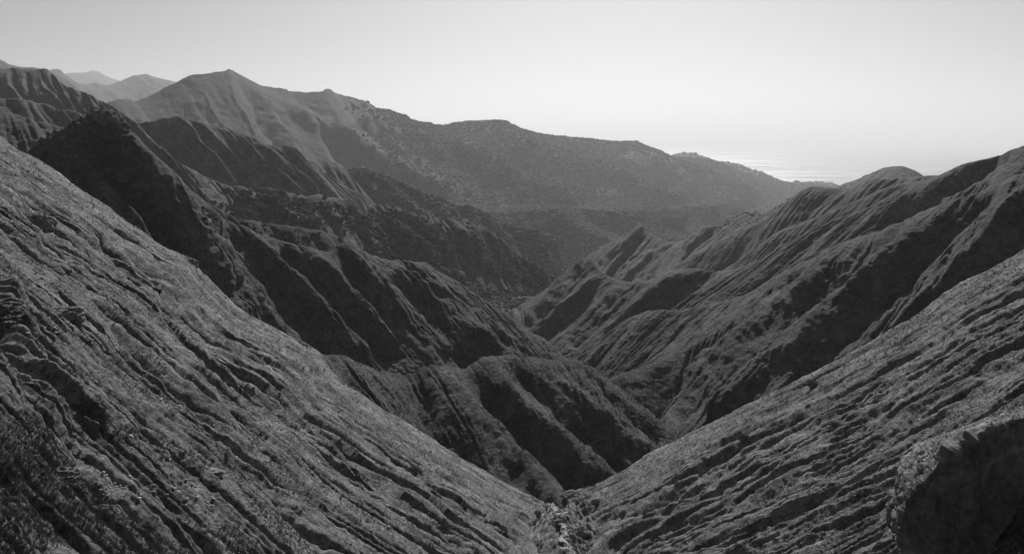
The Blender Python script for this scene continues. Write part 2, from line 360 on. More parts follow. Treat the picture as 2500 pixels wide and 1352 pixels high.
# ---------------- RIDGE F / B : long dark wooded face
Bc = [(-160, 160), (0, 166), (40, 166), (88, 168), (96, 167), (114, 168), (120, 174), (130, 183), (144, 198), (160, 209), (180, 217), (200, 224), (212, 228), (230, 238), (250, 248), (270, 258), (290, 271), (308, 284), (328, 297),
      (352, 326), (376, 348), (400, 368), (441, 399), (482, 424), (523, 439), (564, 452), (605, 461), (646, 461), (696, 465), (728, 472), (767, 477), (797, 478), (827, 485), (879, 486), (906, 499), (934, 496), (956, 499),
      (990, 513), (1037, 526), (1070, 532), (1119, 537), (1133, 532), (1146, 540), (1174, 556), (1201, 567), (1223, 578), (1246, 601), (1274, 623), (1301, 645), (1328, 667), (1353, 687), (1375, 712)]
featsF = [([(96, 170), (110, 215), (140, 240), (170, 268)], 9, 9), ([(16, 170), (24, 215), (50, 245), (70, 290)], 10, 8), ([(60, 175), (66, 220), (95, 260)], 14, -8),
          ([(940, 500), (960, 560), (1010, 600), (1060, 650), (1100, 690)], 22, 9), ([(1000, 530), (1040, 590), (1110, 660)], 20, -8),
          ([(1133, 535), (1150, 580), (1190, 640)], 18, 7), ([(640, 465), (700, 520), (780, 570)], 20, 5)]
layer('mountain_ridge', Bc, [(0, 1150), (6, 1150), (14, 1000), (22, 790), (28, 760), (36, 880), (42, 1010), (47, 1050), (-2, 1090), (-1, 1100)],
      [(0, 100, 480, 900), (6, 300, 520, 780), (14, 480, 640, 650), (22, 700, 760, 600), (28, 900, 800, 680), (36, 1100, 800, 835), (42, 1300, 810, 955), (-1, 1480, 760, 1070)], M_scrub, back=(160, 0.6),
      rills=[(70, 7, 4, 0.25), (28, 3.2, 4, 0.3), (11, 1.2, 5, 0.4)], fbm=[(40, 3), (14, 1.4), (6, 0.9), (3.2, 0.5)], env=(0, 0.15), feats=featsF, rim=0.012, seed=41, res=0.45)
# small spurs in front of it at the far left
layer('ridge', [(-150, 235), (0, 240), (20, 243), (50, 240), (90, 250), (125, 258), (140, 268), (155, 272), (176, 296), (230, 330)], [(0, 800), (4, 760), (-1, 700)],
      [(0, 60, 430, 640), (5, 250, 470, 600), (-1, 360, 480, 580)], M_mid, back=(60, 0.6), rills=[(50, 4, 4, 0.3), (18, 1.6, 4, 0.3)], fbm=[(14, 1), (5, 0.6)], seed=43, res=0.4)
layer('ridge', [(125, 262), (140, 269), (170, 268), (190, 274), (212, 286), (260, 320)], [(0, 820), (-1, 780)], [(0, 240, 430, 700), (-1, 380, 450, 660)], M_mid, back=(50, 0.6),
      rills=[(40, 3, 4, 0.3), (14, 1.4, 4, 0.3)], fbm=[(14, 1), (5, 0.6)], seed=44, res=0.4)
layer('ridge', [(-150, 225), (0, 258), (30, 273), (60, 283), (82, 294), (110, 300), (140, 306), (165, 315), (220, 350)], [(0, 560), (4, 530), (-1, 500)],
      [(0, 40, 520, 430), (4, 220, 540, 400), (-1, 330, 520, 400)], M_mid, back=(50, 0.6), rills=[(40, 4, 4, 0.3), (15, 1.5, 4, 0.3)], fbm=[(12, 1), (5, 0.6)], seed=45, res=0.4)
layer('ridge', [(-150, 215), (0, 266), (40, 286), (80, 306), (115, 318), (145, 321), (200, 350)], [(0, 420), (3, 400), (-1, 380)],
      [(0, 40, 620, 320), (3, 200, 620, 300), (-1, 300, 560, 320)], M_mid, back=(40, 0.6), rills=[(32, 3.2, 4, 0.3), (12, 1.3, 4, 0.3)], fbm=[(10, 1), (4, 0.6)], seed=46, res=0.4)

# ---------------- BADLAND RIDGE E
Ec = [(335, 300), (370, 296), (396, 290), (420, 286), (441, 283), (468, 291), (509, 305), (545, 314), (561, 314), (613, 335), (633, 352), (646, 353), (709, 359), (724, 372), (742, 390), (778, 416), (810, 437), (865, 470), (906, 500), (940, 530)]
featsE = [([(441, 285), (480, 340), (530, 400), (570, 450)], 12, 5), ([(470, 295), (520, 360), (560, 410), (590, 455)], 16, -9), ([(500, 305), (550, 370), (600, 430), (630, 465)], 12, 5),
          ([(561, 316), (630, 380), (700, 440), (740, 475)], 14, 5), ([(600, 345), (660, 410), (700, 460)], 12, -5), ([(633, 352), (690, 405), (760, 455), (800, 480)], 12, 5)]
layer('badland_ridge', Ec, [(0, 930), (4, 940), (9, 980), (14, 1020), (-1, 1040)], [(0, 560, 560, 860), (4, 650, 560, 900), (9, 820, 560, 940), (14, 920, 560, 980), (-1, 980, 570, 1000)], M_mid, back=(90, 0.6),
      rills=[(34, 4.0, 8, 0.15), (14, 2.0, 8, 0.2), (6, 0.8, 8, 0.3)], cuts=[(16, 2.4, 9, 0.2), (7, 1.1, 10, 0.3)], fbm=[(20, 1.0), (8, 0.6), (4, 0.3)], env=(0, 0.1), feats=featsE, seed=51, res=0.5)
layer('badland_ridge', [(690, 355), (742, 388), (770, 391), (811, 395), (832, 402), (852, 424), (887, 473), (906, 500), (930, 530)], [(0, 1090), (4, 1130), (-1, 1090)],
      [(0, 860, 560, 1020), (4, 930, 580, 1050), (-1, 960, 580, 1070)], M_mid, back=(90, 0.6), rills=[(34, 4.0, 6, 0.15), (14, 2.0, 6, 0.2), (6, 0.8, 6, 0.3)], fbm=[(20, 2), (8, 1)], seed=52, res=0.5)

# ---------------- WOODED RIDGES IN THE MIDDLE
W2c = [(800, 440), (840, 428), (860, 421), (879, 416), (934, 429), (1000, 455), (1060, 480), (1092, 494), (1138, 502), (1168, 507), (1201, 532), (1228, 546), (1256, 551), (1297, 565), (1324, 578), (1338, 592), (1352, 611), (1389, 645), (1420, 680)]
layer('wooded_ridge', W2c, [(0, 1250), (8, 1350), (-1, 1450)], [(0, 1000, 620, 1190), (8, 1250, 680, 1280), (-1, 1460, 740, 1400)], M_wood, back=(420, 0.04),
      rills=[(110, 32, 3, 0.2), (45, 6, 3, 0.3)], fbm=[(60, 8), (25, 4), (10, 2.5), (5, 1.2)], env=(0, 0.12), rim=0.022, seed=61, dscale=1.15, res=0.45)
W3c = [(1040, 498), (1120, 508), (1180, 517), (1228, 521), (1283, 515), (1330, 514), (1365, 516), (1406, 549), (1447, 570), (1500, 588), (1560, 620), (1620, 650)]
layer('wooded_ridge', W3c, [(0, 1750), (5, 1750), (-1, 1700)], [(0, 1120, 600, 1690), (5, 1300, 660, 1660), (-1, 1650, 700, 1670)], M_wood, back=(330, 0.035),
      rills=[(120, 34, 3, 0.2), (50, 7, 3, 0.3)], fbm=[(60, 8), (25, 4), (10, 2.5), (5, 1.2)], env=(0, 0.12), rim=0.022, seed=62, dscale=1.25, res=0.45)
W4c = [(1330, 522), (1380, 516), (1447, 515), (1500, 516), (1537, 516), (1553, 535), (1570, 556), (1597, 572), (1635, 588), (1690, 610)]
layer('wooded_ridge', W4c, [(0, 1950), (4, 1950), (-1, 1850)], [(0, 1420, 620, 1880), (4, 1520, 650, 1870), (-1, 1720, 660, 1810)], M_wood, back=(330, 0.035),
      rills=[(120, 36, 3, 0.2), (50, 7, 3, 0.3)], fbm=[(60, 8), (25, 4), (10, 2.5), (5, 1.2)], env=(0, 0.12), rim=0.022, seed=63, dscale=1.25, res=0.45)
W5c = [(1500, 522), (1540, 513), (1597, 515), (1619, 525), (1650, 545), (1680, 565), (1700, 576), (1740, 600)]
layer('wooded_ridge', W5c, [(0, 2150), (-1, 2050)], [(0, 1560, 640, 2080), (-1, 1780, 640, 2000)], M_wood, back=(330, 0.035),
      rills=[(110, 34, 3, 0.2), (50, 7, 3, 0.3)], fbm=[(60, 8), (25, 4), (10, 2.5)], env=(0, 0.12), rim=0.022, seed=64, dscale=1.30, res=0.45)
W6c = [(1560, 520), (1620, 512), (1680, 506), (1735, 503), (1752, 515), (1770, 530), (1797, 547), (1840, 575)]
layer('wooded_ridge', W6c, [(0, 2450), (-1, 2350)], [(0, 1640, 640, 2370), (-1, 1860, 620, 2290)], M_wood, back=(330, 0.035),
      rills=[(110, 34, 3, 0.2), (50, 7, 3, 0.3)], fbm=[(60, 8), (25, 4), (10, 2.5)], env=(0, 0.12), rim=0.022, seed=65, dscale=1.35, res=0.45)

# ---------------- BIG MOUNTAIN
Cc = [(225, 262), (273, 248), (290, 242), (316, 242), (322, 245), (340, 243), (380, 226), (428, 201), (463, 186), (509, 177), (548, 174), (559, 168), (571, 173), (608, 192), (643, 209), (696, 216), (707, 222), (780, 224),
      (794, 218), (808, 218), (820, 227), (865, 239), (873, 243), (890, 244), (896, 251), (917, 263), (930, 263), (975, 276), (1001, 290), (1064, 303), (1092, 302), (1119, 296), (1190, 292), (1226, 292), (1242, 301), (1283, 316),
      (1332, 327), (1420, 335), (1500, 343), (1550, 344), (1570, 353), (1602, 365), (1635, 380), (1680, 384), (1728, 388), (1765, 400), (1800, 416), (1850, 432), (1920, 448), (2000, 452), (2080, 460)]
featsC = [([(500, 230), (515, 270), (545, 315)], 7, 7), ([(560, 180), (570, 240), (600, 290), (620, 330)], 8, 9), ([(585, 190), (640, 280), (690, 350)], 30, -14), ([(640, 215), (760, 300), (880, 370), (1000, 430), (1080, 465)], 30, 22),
          ([(900, 300), (1010, 380), (1080, 430)], 34, -26), ([(917, 265), (1050, 330), (1180, 400), (1300, 470), (1400, 510)], 36, 26), ([(1060, 370), (1150, 440), (1200, 480)], 28, -22),
          ([(1226, 300), (1350, 380), (1480, 430), (1600, 480), (1740, 520)], 34, 24), ([(1250, 390), (1350, 440), (1450, 500)], 34, -24), ([(1420, 460), (1500, 500), (1560, 515)], 24, -18),
          ([(1560, 360), (1700, 430), (1820, 490)], 34, 20), ([(1500, 400), (1640, 460), (1760, 520)], 30, -14)]
layer('mountain', Cc, [(0, 1650), (5, 1750), (11, 1900), (20, 2150), (29, 2500), (35, 2850), (39, 3350), (42, 3700), (46, 4200), (-1, 4600)],
      [(0, 420, 470, 1250), (5, 520, 500, 1330), (11, 760, 520, 1500), (20, 1050, 560, 1650), (29, 1350, 580, 1850), (35, 1560, 590, 2150), (39, 1760, 590, 2500), (42, 1850, 570, 2800), (46, 1950, 540, 3200), (-1, 2150, 520, 3600)],
      M_far, back=(500, 0.5), rills=[(260, 15, 3, 0.25), (100, 5, 3, 0.3), (40, 1.8, 3, 0.3)], fbm=[(120, 5), (50, 2.5), (20, 1.6), (9, 1.0)], env=(0, 0.35), feats=featsC, seed=71, dscale=1.40, res=0.5)
Dc = [(1590, 400), (1635, 381), (1649, 375), (1687, 372), (1715, 381), (1728, 387), (1767, 397), (1791, 398), (1811, 404), (1827, 412), (1854, 419), (1874, 431), (1906, 442), (1928, 446), (1949, 444), (2009, 445), (2034, 448), (2064, 457), (2140, 470)]
layer('mountain', Dc, [(0, 5600), (-1, 6200)], [(0, 1700, 470, 4200), (-1, 2200, 520, 4400)], M_far, back=(600, 0.4), rills=[(260, 24, 3, 0.25), (100, 11, 3, 0.3)], fbm=[(80, 8), (30, 5), (14, 3)], seed=72, dscale=1.20, res=0.5)
# distant mountains behind on the left
A3c = [(60, 175), (100, 172), (118, 171), (142, 171), (154, 178), (156, 183), (170, 192), (184, 200), (210, 205), (238, 204), (260, 208), (274, 205), (300, 196), (330, 184), (346, 180), (366, 183), (390, 191), (426, 200), (480, 215)]
layer('mountain', A3c, [(0, 4300), (-1, 5200)], [(0, 200, 300, 3000), (-1, 560, 300, 3400)], M_far, back=(900, 0.4), rills=[(300, 28, 3, 0.25), (120, 12, 3, 0.3)], fbm=[(80, 8), (30, 4)], seed=73, dscale=1.40, res=0.5)
layer('mountain', [(-160, 90), (-60, 120), (0, 146), (20, 156), (46, 163), (66, 164), (86, 167), (120, 175), (160, 195)], [(0, 2600), (-1, 2700)], [(0, 100, 300, 2000), (-1, 280, 300, 2100)], M_far, back=(500, 0.5),
      rills=[(150, 14, 3, 0.25), (60, 7, 3, 0.3)], fbm=[(50, 5), (20, 3)], seed=74, dscale=1.40, res=0.5)
layer('mountain', [(110, 205), (156, 182), (176, 177), (206, 177), (218, 173), (240, 175), (260, 185), (292, 198), (340, 212)], [(0, 9000), (-1, 9500)], [(0, 200, 280, 7000), (-1, 380, 280, 7200)], M_far, back=(1500, 0.4),
      rills=[(500, 40, 3, 0.25), (200, 18, 3, 0.3)], fbm=[(120, 12)], seed=75, dscale=1.30, res=0.5)
layer('mountain', [(370, 215), (390, 201), (408, 196), (426, 200), (460, 215)], [(0, 10500), (-1, 10500)], [(0, 380, 280, 9000), (-1, 480, 280, 9000)], M_far, back=(1500, 0.4), rills=[(500, 40, 3, 0.25)], fbm=[(120, 12)], seed=76, dscale=1.30, res=0.5)

# ---------------- RIGHT SIDE RIDGES, far to near
layer('hill', [(2000, 470), (2048, 453), (2097, 435), (2138, 417), (2165, 409), (2196, 405), (2226, 413), (2253, 428), (2300, 450)], [(0, 1150), (-1, 1120)], [(0, 1960, 540, 860), (-1, 2200, 540, 840)], M_mid, back=(120, 0.6),
      rills=[(40, 3, 3, 0.2), (16, 1.4, 3, 0.3)], fbm=[(12, 1.2), (5, 0.9), (2.5, 0.5)], seed=81, res=0.5)
layer('ridge', [(1780, 560), (1793, 535), (1800, 520), (1811, 516), (1849, 515), (1875, 519), (1905, 500), (1940, 478), (1990, 465)], [(0, 1500), (-1, 1350)], [(0, 1640, 640, 1350), (3, 1700, 640, 1300), (-1, 1850, 620, 1150)], M_far, back=(150, 0.6),
      rills=[(60, 8, 4, 0.2), (22, 3, 4, 0.3)], fbm=[(25, 2.5), (10, 1.6), (5, 1)], seed=82, res=0.5)
R4c = [(1380, 665), (1412, 642), (1436, 623), (1468, 602), (1520, 574), (1561, 551), (1575, 563), (1597, 574), (1633, 588), (1665, 589), (1696, 574), (1710, 560), (1723, 552), (1783, 553), (1800, 558), (1850, 540), (1900, 520)]
featsR4 = [([(1561, 552), (1510, 600), (1470, 640)], 12, 5), ([(1580, 570), (1540, 610), (1480, 680)], 12, -6), ([(1633, 590), (1580, 630), (1520, 690)], 12, 5), ([(1696, 575), (1640, 620), (1560, 690)], 12, 6), ([(1750, 555), (1690, 600), (1600, 690)], 16, -7)]
layer('badland_ridge', R4c, [(0, 1120), (5, 1120), (9, 1100), (12, 1060), (-1, 980)], [(0, 1330, 760, 1000), (5, 1400, 760, 960), (9, 1500, 760, 920), (12, 1560, 760, 900), (-1, 1700, 720, 880)], M_mid, back=(120, 0.6),
      rills=[(36, 4.5, 6, 0.15), (15, 2.2, 6, 0.2), (7, 0.9, 6, 0.3)], cuts=[(16, 2.2, 9, 0.2), (7, 1.1, 10, 0.3)], fbm=[(20, 1.0), (8, 0.6), (4, 0.3)], env=(0, 0.1), feats=featsR4, seed=83, res=0.5)
R1c = [(1560, 705), (1592, 683), (1619, 669), (1660, 642), (1715, 607), (1756, 588), (1797, 568), (1838, 549), (1893, 519), (1920, 500), (1945, 476), (1966, 461), (1988, 455), (2023, 458), (2064, 459), (2092, 453), (2124, 440), (2174, 435), (2223, 433), (2256, 429), (2330, 425)]
layer('ridge', R1c, [(0, 900), (8, 830), (12, 800), (-1, 700)], [(0, 1500, 800, 840), (8, 1700, 800, 790), (12, 1760, 760, 755), (-1, 2080, 660, 665)], M_mid, back=(120, 0.6),
      rills=[(90, 3, 3, 0.25), (32, 1.2, 4, 0.3), (11, 0.5, 5, 0.3), (5, 0.25, 6, 0.3)], cuts=[(12, 1.0, 9, 0.2), (6, 0.5, 10, 0.3)], fbm=[(20, 0.9), (8, 0.5), (3.5, 0.3)], env=(0, 0.14), rim=0.018, seed=84, res=0.45)
R2c = [(1690, 705), (1740, 676), (1767, 659), (1810, 632), (1865, 594), (1906, 564), (1947, 546), (1982, 535), (2026, 519), (2075, 497), (2133, 472), (2174, 455), (2228, 444), (2258, 441), (2320, 432)]
layer('ridge', R2c, [(0, 740), (-1, 640)], [(0, 1640, 790, 705), (5, 1740, 760, 680), (-1, 2120, 640, 605)], M_mid, back=(60, 0.75),
      rills=[(60, 2, 3, 0.25), (24, 1.0, 4, 0.3), (9, 0.5, 5, 0.3), (4.5, 0.25, 6, 0.3)], cuts=[(12, 1.0, 9, 0.2), (6, 0.5, 10, 0.3)], fbm=[(18, 0.8), (7, 0.45), (3, 0.3)], env=(0, 0.2), rim=0.018, seed=85, res=0.45)
R3c = [(1180, 800), (1233, 763), (1274, 743), (1323, 713), (1356, 686), (1391, 653), (1427, 628), (1438, 628), (1449, 639), (1465, 661), (1493, 676), (1520, 685), (1547, 687), (1570, 686), (1605, 680), (1635, 664), (1663, 655), (1715, 656), (1756, 660),
       (1797, 657), (1838, 645), (1893, 617), (1947, 585), (2009, 549), (2092, 517), (2146, 494), (2201, 467), (2256, 441), (2294, 428), (2349, 402), (2436, 378), (2500, 355), (2620, 310), (2760, 270)]
featsR3 = [([(1465, 663), (1420, 720), (1340, 790), (1300, 820)], 22, 5), ([(1400, 670), (1350, 740), (1290, 800)], 24, -4), ([(1560, 690), (1480, 760), (1400, 830)], 26, -5), ([(1663, 660), (1600, 720), (1500, 800)], 24, 5), ([(1730, 665), (1660, 720), (1560, 790)], 24, -5),
           ([(2436, 385), (2300, 470), (2150, 560)], 30, -5)]
layer('ridge', R3c, [(0, 720), (1, 700), (7, 640), (14, 600), (19, 560), (24, 540), (28, 520), (31, 500), (-1, 460)], [(0, 1240, 840, 640), (3, 1280, 820, 620), (7, 1300, 850, 590), (12, 1340, 880, 550), (18, 1450, 880, 530), (22, 1650, 820, 515), (28, 2000, 720, 490), (-1, 2450, 620, 430)], M_mid, back=(80, 0.7),
      rills=[(60, 2.2, 5, 0.2), (24, 1.3, 6, 0.25), (9, 0.5, 6, 0.3)], cuts=[(14, 1.4, 9, 0.2), (6, 0.6, 10, 0.3)], fbm=[(18, 1.2), (7, 0.6), (3, 0.4)], env=(0, 0.14), feats=featsR3, rim=0.018, seed=86, res=0.45)
R6c = [(1330, 905), (1378, 874), (1440, 840), (1500, 802), (1544, 774), (1575, 761), (1598, 757), (1677, 754), (1753, 738), (1800, 724), (1845, 708), (1900, 672), (1982, 628), (2064, 590), (2146, 563), (2228, 527), (2311, 494), (2420, 453), (2500, 420), (2640, 350), (2800, 280)]
featsR6 = [([(2420, 460), (2300, 580), (2180, 700), (2060, 830), (1950, 930)], 40, -7.0), ([(2300, 505), (2180, 620), (2050, 740), (1900, 870), (1750, 1000)], 34, 5), ([(2200, 545), (2080, 650), (1950, 750), (1800, 880), (1660, 1010)], 30, -5),
           ([(2080, 590), (1960, 690), (1850, 780), (1700, 900), (1580, 980)], 30, 4.5), ([(1990, 635), (1880, 740), (1760, 830), (1640, 920), (1560, 960)], 24, -3.5), ([(2500, 480), (2400, 600), (2280, 720), (2180, 800)], 34, 4)]
layer('ridge', R6c, [(0, 500), (1, 486), (4, 455), (6, 430), (9, 395), (11, 370), (14, 340), (18, 310), (-1, 290)], [(0, 1370, 930, 475), (4, 1400, 930, 450), (6, 1430, 960, 430), (9, 1500, 1010, 370), (11, 1560, 1060, 310), (13, 1640, 1115, 262), (15, 1760, 1140, 250), (17, 1960, 1120, 245), (18, 2100, 1080, 250), (-1, 2500, 950, 260)], M_mid, back=(60, 0.75),
      rills=[(42, 1.8, 6, 0.2), (17, 1.1, 7, 0.25), (7, 0.45, 7, 0.3)], cuts=[(10, 1.1, 9, 0.2), (4.5, 0.5, 10, 0.3)], fbm=[(16, 1.0), (6, 0.5), (2.6, 0.35), (1.3, 0.18)], env=(0, 0.14), feats=featsR6, rim=0.018, seed=87, res=0.5)
R7c = [(1440, 950), (1487, 922), (1540, 905), (1592, 887), (1645, 864), (1699, 836), (1765, 796), (1832, 752), (1880, 722)]
layer('ridge', R7c, [(0, 300), (1, 315), (5, 330), (-1, 365)], [(0, 1540, 1080, 288), (4, 1600, 1130, 290), (-1, 1700, 1080, 300)], M_mid, back=(20, 0.9),
      rills=[(30, 2.4, 6, 0.2), (12, 1.2, 7, 0.25), (5, 0.5, 7, 0.3)], fbm=[(12, 0.7), (5, 0.4), (2.2, 0.25)], env=(0, 0.2), rim=0.018, seed=88, res=0.5)

# ---------------- valley floor and the ground that reaches under the sea
def ground_sheet():
    yy = np.concatenate([np.linspace(-60, 300, 40), np.geomspace(310, 16000, 130)])
    xx = np.linspace(-1, 1, 121)
    Y = yy[:, None] * np.ones((1, 121)); Xs = xx[None, :] * (250 + 0.95 * np.abs(yy)[:, None])
    z = np.interp(Y, [-60, 0, 60, 130, 175, 262, 480, 800, 1050, 2000, 3000, 4500, 8000, 10500, 16000], [-75, -80, -82, -86, -92, -108, -142, -185, -205, -310, -390, -480, -560, -600, -640])
    P = np.stack([Xs, Y, CAMZ + z], -1)
    P[..., 2] += np.clip(Y / 400, 0, 10) * n3(P, 1 / 300, 5)
    return grid_mesh('ground', P, M_far)
ground_sheet()
# wooded valley floor between the ridges
layer('valley_floor', [(960, 640), (1050, 668), (1110, 680), (1180, 690), (1250, 702), (1330, 710), (1400, 700), (1480, 680)], [(0, 1010), (-1, 1080)], [(0, 1080, 900, 590), (3, 1200, 830, 690), (-1, 1350, 840, 650)], M_wood, back=(60, 0.2),
      rills=[(60, 3, 3, 0.3)], fbm=[(30, 3), (12, 2), (5, 1.2)], seed=91, res=0.4)

# ---------------- sea
def sea():
    ys = np.geomspace(4600, 200000, 60); xs = np.linspace(-1, 1, 41)
    P = np.stack([xs[None, :] * ys[:, None] * 1.2, ys[:, None] * np.ones((1, 41)), np.full((60, 41), SEA)], -1)
    m, t, b = new_mat('sea_water'); N = t.nodes.new; L = t.links.new
    b.inputs['Base Color'].default_value = (0.03, 0.03, 0.03, 1); b.inputs['IOR'].default_value = 1.5
    geo = N('ShaderNodeNewGeometry'); mp = N('ShaderNodeMapping'); mp.inputs['Scale'].default_value = (0.00035, 0.0011, 1); mp.inputs['Rotation'].default_value = (0, 0, math.radians(-22))
    L(geo.outputs['Position'], mp.inputs['Vector'])
    n = N('ShaderNodeTexNoise'); n.inputs['Scale'].default_value = 1.0; n.inputs['Detail'].default_value = 7; n.inputs['Roughness'].default_value = 0.6; n.inputs['Distortion'].default_value = 0.6
    L(mp.outputs[0], n.inputs['Vector'])
    r = N('ShaderNodeMapRange'); r.inputs['From Min'].default_value = 0.43; r.inputs['From Max'].default_value = 0.56; r.inputs['To Min'].default_value = 0.1; r.inputs['To Max'].default_value = 0.56
    L(n.outputs[0], r.inputs['Value']); L(r.outputs[0], b.inputs['Roughness'])
    return grid_mesh('sea', P, m)
sea()


# ------------------------------------------------------------------ vegetation
M_leaf = ground_mat('foliage', 0.035, 0.10, 0.9, 0, 1)
def rand_mat(name, lo, hi, rough=0.9):
    m, t, b = new_mat(name); N = t.nodes.new; L = t.links.new
    g = N('ShaderNodeNewGeometry'); r = N('ShaderNodeMapRange'); r.inputs['To Min'].default_value = lo; r.inputs['To Max'].default_value = hi
    L(g.outputs['Random Per Island'], r.inputs['Value']); L(r.outputs[0], b.inputs['Base Color'])
    b.inputs['Roughness'].default_value = rough; b.inputs['Specular IOR Level'].default_value = 0.1
    return m
M_canopy = rand_mat('tree_canopy', 0.035, 0.125)
M_grass = rand_mat('dry_grass_tufts', 0.06, 0.26)
_t = (1 + 5 ** 0.5) / 2
ICO_V = np.array([(-1, _t, 0), (1, _t, 0), (-1, -_t, 0), (1, -_t, 0), (0, -1, _t), (0, 1, _t), (0, -1, -_t), (0, 1, -_t), (_t, 0, -1), (_t, 0, 1), (-_t, 0, -1), (-_t, 0, 1)], float)
ICO_V /= np.linalg.norm(ICO_V[0])
ICO_F = np.array([(0, 11, 5), (0, 5, 1), (0, 1, 7), (0, 7, 10), (0, 10, 11), (1, 5, 9), (5, 11, 4), (11, 10, 2), (10, 7, 6), (7, 1, 8), (3, 9, 4), (3, 4, 2), (3, 2, 6), (3, 6, 8), (3, 8, 9), (4, 9, 5), (2, 4, 11), (6, 2, 10), (8, 6, 7), (9, 8, 1)])
def subdiv(V, Fc):
    V = [tuple(v) for v in V]; cache = {}; out = []
    def mid(a, b):
        k = (min(a, b), max(a, b))
        if k not in cache:
            m = np.array(V[a]) + np.array(V[b]); V.append(tuple(m / np.linalg.norm(m))); cache[k] = len(V) - 1
        return cache[k]
    for a, b, c in Fc:
        x, y, z = mid(a, b), mid(b, c), mid(c, a); out += [(a, x, z), (b, y, x), (c, z, y), (x, y, z)]
    return np.array(V), np.array(out)
ICO1 = subdiv(ICO_V, ICO_F); ICO2 = subdiv(*ICO1)
def tri_mesh(name, V, Fc, mat, smooth=False):
    me = bpy.data.meshes.new(name)
    me.vertices.add(len(V)); me.vertices.foreach_set('co', V.astype(np.float32).ravel())
    k = Fc.shape[1]
    me.loops.add(Fc.size); me.loops.foreach_set('vertex_index', Fc.astype(np.int32).ravel())
    me.polygons.add(len(Fc)); me.polygons.foreach_set('loop_start', np.arange(0, Fc.size, k, dtype=np.int32))
    me.polygons.foreach_set('use_smooth', np.full(len(Fc), smooth))
    me.update(calc_edges=True); me.materials.append(mat); return me
def link(name, me, **kw):
    o = bpy.data.objects.new(name, me); COL.objects.link(o)
    for k, v in kw.items(): o[k] = v
    return o
RNG = np.random.RandomState(42)
def pick(seed, n, mask=None, tmin=0.0, tmax=1.0, box=None, world=True):
    """n ground points on the finished surface `seed`; box = photo region"""
    P, Nn = SURF[seed]; ns, nt_ = P.shape[:2]
    out = []
    for _ in range(40):
        k = n * 3
        i = RNG.randint(0, ns - 1, k); j = (nt_ * (tmin + (tmax - tmin) * RNG.rand(k))).astype(int).clip(0, nt_ - 2)
        if world:
            a = np.linalg.norm(np.cross(P[i + 1, j] - P[i, j], P[i, j + 1] - P[i, j]), axis=1); keep = RNG.rand(k) < a / np.percentile(a, 97)
            i, j = i[keep], j[keep]
        u = RNG.rand(len(i))[:, None]; v = RNG.rand(len(i))[:, None]
        Q = P[i, j] * (1 - u) * (1 - v) + P[i + 1, j] * u * (1 - v) + P[i, j + 1] * (1 - u) * v + P[i + 1, j + 1] * u * v
        ok = np.ones(len(Q), bool)
        if box is not None:
            x, y, _d = proj(Q); ok &= (x > box[0]) & (x < box[2]) & (y > box[1]) & (y < box[3])
        if mask is not None: ok &= RNG.rand(len(Q)) < mask(Q)
        out.append(Q[ok])
        if sum(map(len, out)) >= n: break
    return np.concatenate(out)[:n]
def canopy(name, pts, rmin, rmax, base=ICO1, flat=0.75, label=None, mat=None, lump=0.35):
    Vb, Fb = base; n = len(pts); m = len(Vb)
    r = rmin + (rmax - rmin) * RNG.rand(n) ** 1.5
    V = Vb[None] * (1 + lump * (RNG.rand(n, m, 1) - 0.5) * 2) * r[:, None, None]
    ang = RNG.rand(n) * 6.28; c, s_ = np.cos(ang)[:, None], np.sin(ang)[:, None]
    X = V[..., 0] * c - V[..., 1] * s_; Y = V[..., 0] * s_ + V[..., 1] * c
    V = np.stack([X, Y, V[..., 2] * flat + r[:, None] * 0.45], -1) + pts[:, None, :]
    Fc = (Fb[None] + (np.arange(n) * m)[:, None, None]).reshape(-1, 3)
    return link(name, tri_mesh(name, V.reshape(-1, 3), Fc, mat or M_canopy), kind='stuff')
def clumps(wl, lo, hi, seed=3):
    return lambda Q: sstep(lo, hi, n3(Q, 1 / wl, seed) + 0.5 * n3(Q, 3 / wl, seed + 1))
# far woods, one mass each
cm = clumps(260, -0.95, -0.15)
canopy('woodland', pick(71, 42000, lambda Q: cm(Q) * sstep(840, 1040, proj(Q)[0] - 0.5 * (proj(Q)[1] - 300)) , 0.02, 1, (620, 200, 2100, 600)), 2.5, 6.5, (ICO_V, ICO_F))
canopy('woodland', pick(61, 7000, clumps(90, -0.6, 0.1), 0, 1), 2.2, 4.6, (ICO_V, ICO_F))
for sd_, n_ in ((1061, 2500), (1062, 2500), (1063, 2500), (1064, 2000), (1065, 2000)):
    canopy('woodland', pick(sd_, n_ * 2, None, 0.0, 1), 2.0, 4.5, (ICO_V, ICO_F))
for sd_, n_ in ((62, 3500), (63, 3500), (64, 2500), (65, 2500)):
    canopy('woodland', pick(sd_, n_, clumps(120, -0.7, 0.0), 0, 1), 2.5, 6, (ICO_V, ICO_F))
canopy('scrub', pick(72, 2500, None, 0, 1), 6, 12, (ICO_V, ICO_F))
canopy('scrub', pick(41, 4500, lambda Q: clumps(60, -0.3, 0.3)(Q) * sstep(480, 640, proj(Q)[0]), 0.07, 1, (480, 440, 1500, 800)), 1.0, 2.6, ICO1)
canopy('scrub', pick(91, 3000, clumps(30, -0.7, 0.0), 0, 1), 0.9, 2.6, ICO1)
canopy('scrub', pick(31, 900, clumps(30, -0.3, 0.3), 0.06, 1), 0.5, 1.3, ICO1)
canopy('scrub', pick(81, 160, None, 0.03, 0.7), 0.4, 1.1, ICO1)
canopy('scrub', pick(82, 500, None, 0, 1), 0.8, 1.9, ICO1)

